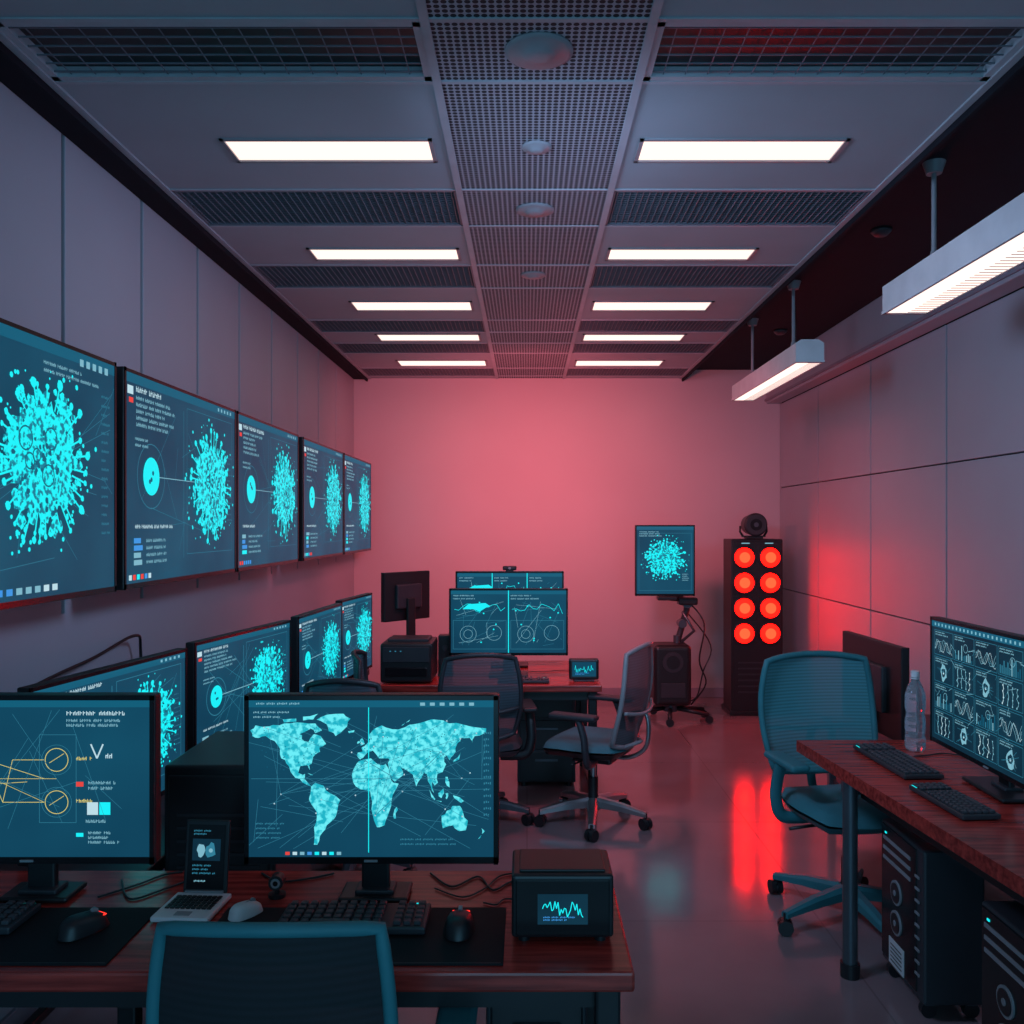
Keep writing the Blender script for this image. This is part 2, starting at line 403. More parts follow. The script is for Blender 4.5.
CONT = [
 [(-168,66),(-160,71),(-140,70),(-125,71),(-110,73),(-95,74),(-82,73),(-80,67),(-95,62),(-92,57),(-82,54),(-79,58),(-74,62),(-64,60),(-56,52),(-66,48),(-65,44),(-70,42),(-76,35),(-81,30),(-80,25),(-84,30),(-94,29),(-97,22),(-90,20),(-87,21),(-88,16),(-83,12),(-78,8),(-85,10),(-95,16),(-105,20),(-110,27),(-115,32),(-122,37),(-124,47),(-132,55),(-145,60),(-155,58),(-165,60)],
 [(-55,82),(-30,83),(-20,78),(-25,70),(-42,60),(-52,65),(-55,72),(-70,77)],
 [(-85,73),(-72,73),(-62,66),(-72,63),(-80,68)], [(-90,80),(-68,83),(-75,77),(-90,76)], [(-120,77),(-100,78),(-100,75),(-118,74)],
 [(-78,8),(-72,12),(-60,9),(-50,1),(-35,-6),(-39,-15),(-42,-23),(-50,-29),(-57,-36),(-65,-43),(-69,-52),(-74,-52),(-73,-40),(-71,-30),(-70,-18),(-78,-10),(-81,-4)],
 [(-17,15),(-16,25),(-8,34),(10,37),(20,31),(32,31),(38,20),(43,12),(51,11),(42,-1),(40,-12),(35,-22),(30,-32),(19,-34),(13,-22),(12,-8),(9,3),(-5,5),(-12,8)],
 [(-9,38),(-9,43),(-2,44),(-4,48),(4,52),(9,56),(6,60),(14,67),(26,71),(42,67),(60,69),(72,72),(90,75),(105,77),(125,73),(145,72),(165,69),(180,68),(178,63),(163,60),(160,53),(156,58),(142,58),(138,53),(135,44),(128,38),(126,35),(122,40),(118,38),(121,31),(116,23),(108,21),(109,12),(104,9),(100,13),(103,1),(98,9),(94,17),(88,22),(80,13),(77,8),(72,20),(62,25),(56,27),(50,30),(57,24),(58,20),(45,13),(38,22),(35,32),(36,37),(27,37),(22,37),(18,41),(13,45),(5,43),(-1,38),(-6,36)],
 [(114,-22),(122,-17),(130,-12),(136,-12),(141,-12),(146,-19),(153,-27),(150,-37),(140,-38),(131,-32),(116,-35)],
 [(-5,50),(1,52),(-3,58),(-6,56)], [(-10,52),(-6,53),(-7,55),(-10,54)], [(131,33),(140,36),(142,43),(138,38),(132,35)], [(44,-25),(47,-25),(50,-16),(48,-13),(44,-18)],
 [(96,5),(105,-5),(104,-6),(98,1)], [(106,-6),(114,-8),(114,-7),(107,-6.5)], [(109,1),(117,6),(118,1),(114,-4),(110,-2)], [(120,1),(124,1),(122,-5),(120,-4)], [(131,-1),(141,-3),(147,-7),(143,-9),(137,-6)],
 [(120,18),(123,18),(126,7),(122,9)], [(173,-35),(178,-38),(174,-41)], [(168,-46),(173,-42),(171,-45)], [(-24,65),(-14,66),(-15,64),(-22,63)], [(-84,22),(-75,20),(-77,19.5)], [(55,71),(68,77),(66,75),(57,71)],
]
def c_map(S):
    S.rect(0, 0.955, 1, 1, 'dim'); S.text(0.03, 0.985, 0.3, 1, 'txt', 0.02, 0.014)
    for i in range(6): S.rect(0.70+i*0.04, 0.965, 0.72+i*0.04, 0.985, 'txt')
    for i in range(30): S.line(S.R.uniform(0.0, 1), S.R.uniform(0.05, 0.95), S.R.uniform(0.0, 1), S.R.uniform(0.05, 0.95), 'line', 0.0008)
    for c in CONT:
        pts = [(0.0+(lo+170)/350*0.97, 0.06+(la+55)/139*0.86) for lo, la in c]
        out = []
        for i in range(len(pts)):
            a = pts[i]; b = pts[(i+1) % len(pts)]
            out.append(a); l = math.hypot(a[0]-b[0], a[1]-b[1])
            if l > 0.03: out.append(((a[0]+b[0])/2+S.R.uniform(-.006, .006), (a[1]+b[1])/2+S.R.uniform(-.008, .008)))
        S.poly(out, 'map')
    nodes = [(S.R.uniform(0.05, 0.95), S.R.uniform(0.15, 0.9)) for i in range(28)]
    for i, n in enumerate(nodes):
        S.disk(n[0], n[1], 0.0018, 'pale', 8)
        m = nodes[(i*7+3) % 28]; S.line(n[0], n[1], m[0], m[1], 'line', 0.0007)
    for i in range(150): S.disk(S.R.uniform(0.42, 0.9), S.R.uniform(0.45, 0.84), 0.0012, 'dim', 6)
    for i in range(60): S.disk(S.R.uniform(0.05, 0.3), S.R.uniform(0.55, 0.84), 0.0012, 'dim', 6)
    S.line(0.49, 0.03, 0.49, 0.955, 'cyan', 0.002); S.line(0.01, 0.5, 0.99, 0.5, 'line', 0.001)
    S.text(0.03, 0.22, 0.12, 4, 'line', 0.03, 0.012); S.text(0.62, 0.12, 0.3, 2, 'line', 0.03, 0.012)
    for i in range(8): S.rect(0.15+i*0.03, 0.015, 0.168+i*0.03, 0.035, S.R.choice(['txt', 'blue', 'red', 'pale', 'cyan']))
    S.text(0.96, 0.8, 0.03, 14, 'line', 0.04, 0.016)
    S.text(0.02, 0.93, 0.2, 2, 'txt', 0.03, 0.012)

def c_charts(S, halves=2):
    g = S.R
    S.rect(0, 0.94, 1, 1, 'dim')
    for hx in range(halves):
        a = hx/halves; b = (hx+1)/halves; W = b-a
        S.text(a+0.02, 0.93, W*0.5, 2, 'txt', 0.05, 0.022)
        S.frame(a+0.02, 0.06, b-0.02, 0.52, 'line', 0.002)
        S.ring(a+W*0.3, 0.30, S.h*0.13, 'txt', 0.002); S.ring(a+W*0.3, 0.30, S.h*0.07, 'txt', 0.002)
        S.ring(a+W*0.75, 0.32, S.h*0.12, 'txt', 0.002)
        for i in range(18):
            S.line(a+g.uniform(0.03, W-0.03), g.uniform(0.1, 0.85), a+g.uniform(0.03, W-0.03), g.uniform(0.1, 0.85), g.choice(['line', 'line', 'txt']), 0.0014)
        px, pv = a+0.03, 0.7
        for i in range(12):
            nx = px+(W-0.06)/12; nv = 0.7+g.uniform(-0.08, 0.10); S.line(px, pv, nx, nv, 'cyan', 0.0025); px, pv = nx, nv
        for i in range(7): S.disk(a+g.uniform(0.05, W-0.05), g.uniform(0.15, 0.85), 0.005, 'cyan', 8)
        if hx: S.rect(a-0.004, 0, a+0.004, 1, 'cyan')
    S.poly([(0.10, 0.70), (0.15, 0.78), (0.30, 0.80), (0.34, 0.75), (0.30, 0.72), (0.25, 0.66), (0.20, 0.70)], 'cyan')

def c_bones(S):
    g = S.R
    S.rect(0, 0.95, 1, 1, 'dim')
    for i in range(22): S.rect(0.03+i*0.034, 0.962, 0.042+i*0.034, 0.985, 'txt')
    nx, ny = 5, 4
    for i in range(nx):
        for j in range(ny):
            a = 0.03+i*0.19; b = 0.045+j*0.225; W = 0.178; H = 0.205
            S.frame(a, b, a+W, b+H, 'line', 0.0014)
            S.text(a+.01, b+H-.01, W*.7, 2, 'txt', 0.02, 0.012)
            k = (i*2+j*3) % 4
            if k == 0:
                for q in range(4):
                    x = a+W*(0.2+q*0.2); t = b+H*0.75; m = g.choice(['txt', 'pale'])
                    pts = [(x, t)]
                    for r in range(6): pts.append((x+g.uniform(-.008, .008), t-(r+1)*H*0.11))
                    for p, q2 in zip(pts, pts[1:]): S.line(*p, *q2, m, 0.003-0.0004*q)
                    for p in pts[::2]: S.disk(p[0], p[1], 0.003, m, 8, jit=.3)
            elif k == 1:
                for q in range(3):
                    p = (a+.008, b+H*g.uniform(.2, .6))
                    for r in range(14):
                        n = (a+.008+(r+1)*(W-.016)/14, b+H*(0.38+0.25*math.sin(r*.9+q)+g.uniform(-.08, .08))); S.line(*p, *n, 'txt' if q else 'pale', 0.0014); p = n
            elif k == 2:
                S.disk(a+W*.5, b+H*.42, 0.022, 'txt', 16, ry=0.030, jit=0.18); S.disk(a+W*.5, b+H*.42, 0.015, 'scrdark', 12, jit=.2); S.disk(a+W*.5, b+H*.40, 0.005, 'pale', 8)
                for q in range(8): S.line(a+W*.5, b+H*.42, a+W*g.uniform(.05, .95), b+H*g.uniform(.05, .8), 'line', 0.0012)
            else:
                for q in range(11): S.rect(a+.012+q*.0145, b+.01, a+.019+q*.0145, b+.01+H*g.uniform(.1, .6), g.choice(['txt', 'line', 'dim', 'line']))
                S.ring(a+W*.6, b+H*.55, 0.014, 'txt', 0.0016)
    for i in range(60):
        a, b = g.uniform(0.05, .9), g.uniform(0.08, .85); S.line(a, b, a+g.uniform(-.07, .07), b+g.uniform(-.07, .07), g.choice(['line', 'txt']), 0.0012)

def c_small(S):
    pts = [(0.08+0.84*i/26, 0.5+S.R.uniform(-0.28, 0.3)*(1 if i % 3 else 0.2)) for i in range(27)]
    for a, b in zip(pts, pts[1:]): S.line(a[0], a[1], b[0], b[1], 'cyan', 0.002)
    S.text(0.1, 0.25, 0.7, 2, 'blue', 0.09, 0.06)

def display(mb, w, h, cx, cz, y, content, seed, bg='scr', bezel=0.012, th=0.035):
    """flat panel facing -y whose front surface is at y"""
    mb.box((cx, y+th/2, cz), (w, th, h), 'black', bev=0.004)
    a = bezel
    y0 = y-0.0005
    for (x0, x1, z0, z1) in ((cx-w/2+.002, cx+w/2-.002, cz+h/2-a, cz+h/2-.002), (cx-w/2+.002, cx+w/2-.002, cz-h/2+.002, cz-h/2+a*1.4), (cx-w/2+.002, cx-w/2+a, cz-h/2, cz+h/2), (cx+w/2-a, cx+w/2-.002, cz-h/2, cz+h/2)):
        mb.bx(x0, x1, y-0.003, y+0.001, z0, z1, 'blackgloss')
    sw = w-2*a; sh = h-2.4*a; scz = cz+0.2*a
    mb.add([(cx-sw/2, y0, scz-sh/2), (cx+sw/2, y0, scz-sh/2), (cx+sw/2, y0, scz+sh/2), (cx-sw/2, y0, scz+sh/2)], [[0, 1, 2, 3]], bg)
    if content:
        S = Scr(mb, sw, sh, cx, scz, y0, seed); content(S)
    mb.box((cx, y+th+0.008, cz), (w*0.55, 0.03, h*0.5), 'darkgrey', bev=0.008)

def monitor(name, w, h, loc, rz, zbot, content, seed, bg='scr', base=True, desk=0.75, basew=0.24, based=0.17):
    """loc = (x,y) of the screen centre; stands on desk level"""
    mb = MB()
    display(mb, w, h, 0, zbot+h/2-desk, 0, content, seed, bg)
    if base:
        mb.box((0, 0.065, (zbot+h*0.45-desk)/2+0.004), (0.065, 0.022, zbot+h*0.45-desk), 'black', bev=0.005)
        mb.box((0, 0.065, 0.008), (basew, based, 0.012), 'black', bev=0.005)
        mb.box((0, 0.065, 0.018), (0.09, 0.06, 0.012), 'darkgrey', bev=0.004)
    mb.box((0, -0.004, zbot-desk+0.009), (0.03, 0.003, 0.005), 'grey')
    return mb.finish(name, (loc[0], loc[1], desk+0.001), rz)

# ---------------------------------------------------------------- room
XL, XR, YF, YB, ZC = -1.65, 2.40, -1.6, 8.28, 3.0
ZD = 3.08
mb = MB(); mb.bx(XL-.1, XR+.1, YF, YB+.1, -0.1, 0, 'floor'); mb.finish('floor')
mb = MB(); mb.bx(XL-.1, XR+.1, YB, YB+.1, 0, ZD+.1, 'wallback'); mb.finish('wall_back')

def panel_wall(name, x, sgn, ys, zs, gap=0.005):
    mb = MB()
    mb.bx(x, x-sgn*0.1, YF, YB, 0, ZD+.1, 'seam')
    for y0, y1 in zip(ys, ys[1:]):
        for z0, z1 in zip(zs, zs[1:]):
            mb.bx(x+sgn*0.022, x-sgn*0.01, y0+gap, y1-gap, z0+(0.004 if z0 > 0 else 0), z1-0.004, 'wall', bev=0.003)
    return mb.finish(name)
ysl = [YF, -0.69, -0.06, 0.57, 1.20, 1.83, 2.46, 3.09, 3.72, 4.35, 4.98, 5.61, 6.24, 6.87, 7.50, YB]
mbw = panel_wall('wall_left', XL, 1, ysl, [1.30, ZD], 0.012)
mb = MB(); mb.bx(XL+.001, XL+.0225, YF, YB, 0, 1.309, 'wall'); o = mb.finish('wainscot_panel'); o.parent = mbw
ysr = [YF, -0.51, 0.59, 1.69, 2.79, 3.89, 4.99, 6.09, 7.19, YB]
panel_wall('wall_right', XR, -1, ysr, [0, 1.03, 1.97, 2.76], 0.008)
mb = MB(); mb.bx(2.25, XR-0.023, YF, YB-0.001, 2.76, ZD-.001, 'wall', bev=0.006); mb.bx(2.235, 2.25, YF, YB-.001, 2.78, 2.80, 'trim'); mb.finish('trim_bulkhead')
for nm, a in (('baseboard_left', (XL+.023, XL+.038, YF, YB-.001)), ('baseboard_right', (XR-.037, XR-.022, YF, YB-.001)), ('baseboard_back', (XL+.04, XR-.04, YB-.015, YB))):
    mb = MB(); mb.bx(*a, 0, 0.09, 'trim', bev=0.003); mb.finish(nm)

# ceiling
X0, X1, XA, XB = -1.48, 1.44, -0.28, 0.345
cm = MB()
cm.bx(XL-.1, XR+.1, YF, YB+.1, ZD, ZD+.1, 'darkceil')
def tile(x0, x1, y0, y1, mat='tile'):
    cm.bx(x0, x1, y0, y1, ZC, ZC+0.02, mat)
rows = [
 (-1.6, -0.6, 'l'), (-0.6, -0.2, 'v'), (-0.2, 0.7, 'l'), (0.7, 1.1, 'v'), (1.1, 2.02, 'l'), (2.02, 2.40, 't'), (2.40, 2.74, 'g'), (2.74, 3.62, 'l'), (3.62, 4.06, 'v'), (4.06, 4.67, 'l'), (4.67, 5.12, 'v'), (5.12, 5.92, 'l'), (5.92, 6.29, 'v'), (6.29, 6.67, 'l'),
 (6.67, 7.06, 'v'), (7.06, 7.73, 'l'), (7.73, 8.14, 'v'), (8.14, 8.28, 't')]
lightY = {2.74: (3.14, 3.34), 4.06: (4.38, 4.58), 5.12: (5.42, 5.66), 6.29: (6.35, 6.59), 7.06: (7.36, 7.63)}
lights = []; vents = []
for y0, y1, k in rows:
    tile(XA, XB, y0+.008, y1-.008, 'perf')
    for (a, b, la, lb) in ((X0, XA, -1.10, -0.34), (XB, X1, 0.405, 1.155)):
        if k == 't': tile(a, b, y0, y1)
        elif k == 'l':
            l0, l1 = lightY.get(y0, ((y0+y1)/2-.1, (y0+y1)/2+.1))
            tile(a, b, y0, l0); tile(a, b, l1, y1); tile(a, la, l0, l1); tile(lb, b, l0, l1)
            lights.append((la, lb, l0, l1))
        else: vents.append((a, b, y0, y1, k))
for y0, y1, k in rows:
    cm.bx(X0, X1, y0-.008, y0+.008, ZC-.004, ZC+.004, 'tbar')
for x in (X0, XA, XB, X1):
    cm.bx(x-.013, x+.013, YF, YB-.001, ZC-.008, ZC+.004, 'tbar')
cm.bx(X0-.03, X0-.016, YF, YB-.001, ZC-.03, ZD, 'darkceil'); cm.bx(X1+.016, X1+.03, YF, YB-.001, ZC-.03, ZD, 'darkceil')
cm.bx(XL+.022, X0-.03, YF, YB-.001, ZC-.01, ZD, 'darkceil')
cm.finish('ceiling')
for (la, lb, l0, l1) in lights:
    mb = MB(); cx, cy = (la+lb)/2, (l0+l1)/2; w, d = lb-la, l1-l0
    t = 0.014
    for b in ((-w/2, w/2, -d/2, -d/2+t), (-w/2, w/2, d/2-t, d/2), (-w/2, -w/2+t, -d/2, d/2), (w/2-t, w/2, -d/2, d/2)):
        mb.bx(*b, -0.006, 0.045, 'grey')
    mb.bx(-w/2, w/2, -d/2, d/2, 0.043, 0.05, 'white')
    mb.bx(-w/2+t, w/2-t, -d/2+t, d/2-t, 0.000, 0.006, 'lamp')
    mb.finish('ceiling_light', (cx, cy, ZC))
for (a, b, y0, y1, k) in vents:
    mb = MB(); w, d = b-a-.012, y1-y0-.008
    mb.bx(-w/2, w/2, -d/2, d/2, 0.03, 0.036, 'black')
    t = 0.03 if k == 'g' else 0.018
    for q in ((-w/2, w/2, -d/2, -d/2+t), (-w/2, w/2, d/2-t, d/2), (-w/2, -w/2+t, -d/2, d/2), (w/2-t, w/2, -d/2, d/2)):
        mb.bx(*q, -0.002, 0.03, 'slat' if k == 'v' else 'tbar')
    if k == 'g':
        n = 7
        for i in range(1, n): mb.bx(-w/2+t, w/2-t, -d/2+d*i/n-.0022, -d/2+d*i/n+.0022, 0.004, 0.008, 'slat')
        n = 16
        for i in range(1, n): mb.bx(-w/2+w*i/n-.0016, -w/2+w*i/n+.0016, -d/2+t, d/2-t, 0.005, 0.007, 'slat')
    else:
        n = int(d/0.022)
        for i in range(1, n): mb.box((0, -d/2+d*i/n, 0.012), (w-2*t, 0.0035, 0.014), 'slat', rot=(-0.5, 0, 0))
        n = 40
        for i in range(1, n): mb.bx(-w/2+w*i/n-.0015, -w/2+w*i/n+.0015, -d/2+t, d/2-t, 0.002, 0.008, 'slat')
    mb.finish('ceiling_vent', ((a+b)/2, (y0+y1)/2, ZC))
for (y, r) in ((2.56, 0.10), (3.21, 0.055), (3.85, 0.085), (4.85, 0.07)):
    mb = MB()
    mb.lathe([(0.001, 0), (r*1.0, 0), (r, -0.004), (r*0.85, -0.010), (r*0.5, -0.012), (r*0.45, -0.018), (r*0.2, -0.022), (0.001, -0.022)], (0, 0, 0), 'grey')
    mb.finish('smoke_detector', (0.035, y, ZC-.0005))
for (x, y) in ((1.75, 4.35), (1.9, 6.6)):
    mb = MB(); mb.lathe([(0.001, 0), (0.05, 0), (0.05, -0.01), (0.03, -0.03), (0.001, -0.032)], (0, 0, 0), 'darkgrey'); mb.finish('smoke_detector', (x, y, ZD-.0005))

# pendants
def pendant(x, yc, z, L, w=0.16, h=0.12):
    mb = MB()
    prof = [(-w/2, h/2-.02), (-w/2+.03, h/2), (w/2-.03, h/2), (w/2, h/2-.02), (w/2, -h/2), (-w/2, -h/2)]
    vs = [(p[0], -L/2, p[1]) for p in prof]+[(p[0], L/2, p[1]) for p in prof]
    n = len(prof)
    mb.add(vs, [[i, n+i, n+(i+1) % n, (i+1) % n] for i in range(n)]+[list(range(n)), [n+i for i in range(n)][::-1]], 'white')
    mb.bx(-w/2+.010, w/2-.010, -L/2+.02, L/2-.02, -h/2-.008, -h/2+.002, 'lamp2')
    mb.bx(-w/2-.001, -w/2+.010, -L/2, L/2, -h/2-.010, -h/2, 'white'); mb.bx(w/2-.010, w/2+.001, -L/2, L/2, -h/2-.010, -h/2, 'white')
    k = int(L/0.035)
    for i in range(k+1):
        mb.bx(-0.00, w/2-.012, -L/2+L*i/k-.0015, -L/2+L*i/k+.0015, -h/2-.010, -h/2-.004, 'grey')
    for e in (-1, 1):
        y = e*(L/2-.01)
        mb.bx(-w/2-.003, w/2+.003, y-.014, y+.014, -h/2-.010, -h/2+.002, 'white')
    for yy in (-L*0.30, L*0.32):
        top = ZD-z
        mb.cyl((0, yy, h/2), (0, yy, top-.02), 0.010, 'grey', seg=10)
        mb.cyl((0, yy, h/2), (0, yy, h/2+.05), 0.022, 'grey', r1=0.012, seg=14)
        mb.cyl((0, yy, top-.045), (0, yy, top), 0.03, 'grey', r1=0.045, seg=18)
    mb.tube([(0.0, -L*.30, top-.03), (0.03, -L*.26, top-.2), (0.05, -L*.22, h/2+.05), (0.03, -L*.2, h/2)], 0.003, 'black', 6, smooth=5)
    mb.finish('pendant_light', (x, yc, z))
pendant(1.60, 5.75, 2.61, 1.55)
pendant(1.64, 3.05, 2.61, 1.55, w=0.19, h=0.13)

# ---------------------------------------------------------------- wall screens
W5 = [(1.85, 3.04), (3.10, 4.285), (4.31, 5.46), (5.58, 6.79), (6.83, 8.00)]
for i, (a, b) in enumerate(W5):
    mb = MB(); w = b-a; h = 0.79
    display(mb, w, h, 0, 0, 0, c_first if i == 0 else c_virus, 11+i, bezel=0.014, th=0.045)
    mb.box((0, 0.11, 0), (0.5, 0.10, 0.35), 'steel', bev=0.01)
    mb.box((0, 0.18, 0), (0.6, 0.05, 0.10), 'steel', bev=0.005)
    mb.finish('wall_screen', (-1.42, (a+b)/2, 1.785), PI/2)

# ---------------------------------------------------------------- desks
def desk(name, x0, x1, y0, y1, z, top='wood', th=0.04, panel=True, legs=True):
    mb = MB(); cx, cy = (x0+x1)/2, (y0+y1)/2; w, d = x1-x0, y1-y0
    mb.box((0, 0, z-th/2), (w, d, th), top, bev=0.006)
    if legs:
        for sx in (-1, 1):
            for sy in (-1, 1):
                mb.box((sx*(w/2-.05), sy*(d/2-.05), (z-th)/2), (0.05, 0.05, z-th), 'black', bev=0.006)
            mb.box((sx*(w/2-.05), 0, 0.06), (0.03, d-.15, 0.03), 'black', bev=0.004)
    mb.box((0, -d/2+.06, z-th-.03), (w-.12, 0.02, 0.05), 'black')
    if panel: mb.box((0, d/2-.05, z-th-.18), (w-.12, 0.015, 0.32), 'black')
    return mb.finish(name, (cx, cy, 0))
desk('office_desk', -1.61, 0.21, 1.71, 2.22, 0.75, panel=False)
desk('office_desk', -1.60, -1.01, 2.30, 5.65, 0.70, top='darkgrey')
desk('office_desk', -0.86, 0.43, 5.05, 5.98, 0.70)
# right desk (slightly rotated, free front edge)
mb = MB()
vs = [(1.09, 3.56), (2.34, 3.56), (2.34, 1.2), (1.31, 1.2)]
z1, z0 = 0.75, 0.705
mb.add([(x, y, z1) for x, y in vs]+[(x, y, z0) for x, y in vs], [[0, 3, 2, 1], [4, 5, 6, 7]]+[[i, (i+1) % 4, 4+(i+1) % 4, 4+i] for i in range(4)], 'wood')
mb.bx(1.65, 2.3, 3.40, 3.43, 0.45, z0, 'black'); mb.bx(2.28, 2.31, 1.3, 3.5, 0.1, z0, 'black')
for x, y in ((1.16, 3.16), (2.22, 3.45), (2.22, 1.3), (1.38, 1.35)):
    mb.cyl((x, y, 0.05), (x, y, z0), 0.026, 'steel', seg=20)
    mb.cyl((x, y, 0.0), (x, y, 0.05), 0.034, 'black', seg=18)
mb.box((1.75, 3.2, 0.67), (1.2, 0.04, 0.05), 'steel')
mb.box((1.285, 2.35, 0.67), (0.04, 1.6, 0.05), 'black', rot=(0, 0, 0.09))
mb.finish('office_desk')
# low side table
mb = MB()
mb.box((0, 0, 0.54), (0.70, 1.0, 0.03), 'darkgrey', bev=0.005)
for sx in (-1, 1):
    for sy in (-1, 1): mb.box((sx*.31, sy*.46, 0.263), (0.04, 0.04, 0.525), 'steel', bev=0.004)
mb.box((0, 0, 0.2), (0.62, 0.92, 0.02), 'darkgrey')
mb.finish('side_table', (2.01, 4.45, 0))

# drawer cabinet under front desk
mb = MB()
mb.box((0, 0, 0.35), (0.21, 0.36, 0.62), 'darkgrey', bev=0.006)
for i in range(3):
    mb.box((0, -0.183, 0.14+i*0.2), (0.19, 0.012, 0.185), 'black', bev=0.004)
    mb.box((0, -0.195, 0.19+i*0.2), (0.10, 0.012, 0.012), 'steel', bev=0.003)
for sx in (-1, 1):
    for sy in (-1, 1): mb.cyl((sx*.08, sy*.14, 0), (sx*.08, sy*.14, 0.04), 0.02, 'black')
mb.finish('drawer_cabinet', (0.02, 2.0, 0))

# ---------------------------------------------------------------- monitors
monitor('desktop_monitor', 0.58, 0.385, (-1.135, 2.0), 0, 0.848, c_formula, 31, basew=0.16, based=0.10)
monitor('desktop_monitor', 0.58, 0.385, (-0.354, 2.0), 0, 0.848, c_map, 32, basew=0.16, based=0.10)
for (a, b) in (((-1.27, 2.26), (-1.15, 3.0)), ((-1.174, 3.13), (-1.035, 3.89)), ((-1.037, 4.02), (-0.985, 4.73)), ((-1.02, 4.88), (-0.95, 5.45))):
    dx, dy = b[0]-a[0], b[1]-a[1]; L = math.hypot(dx, dy)
    monitor('desktop_monitor', L, 0.46, ((a[0]+b[0])/2-.01, (a[1]+b[1])/2), math.atan2(dy, dx), 0.74, c_virus, int(a[1]*10), desk=0.70, basew=0.26)
monitor('desktop_monitor', 0.72, 0.405, (-0.112, 5.32), 0, 0.83, lambda S: c_charts(S, 2), 41, desk=0.70)
monitor('desktop_monitor', 0.70, 0.40, (-0.112, 5.68), 0, 0.92, lambda S: c_charts(S, 3), 42, desk=0.70)
monitor('desktop_monitor', 0.80, 0.46, (1.50, 2.87), -PI/2, 0.82, c_bones, 43, bg='scrdark', desk=0.75, basew=0.26)
monitor('desktop_monitor', 0.66, 0.44, (1.72, 4.33), PI/2+0.05, 0.62, c_charts, 44, desk=0.555)
monitor('desktop_monitor', 0.38, 0.31, (-0.79, 5.66), PI+0.85, 1.01, c_charts, 45, desk=0.70, basew=0.18, based=0.14)

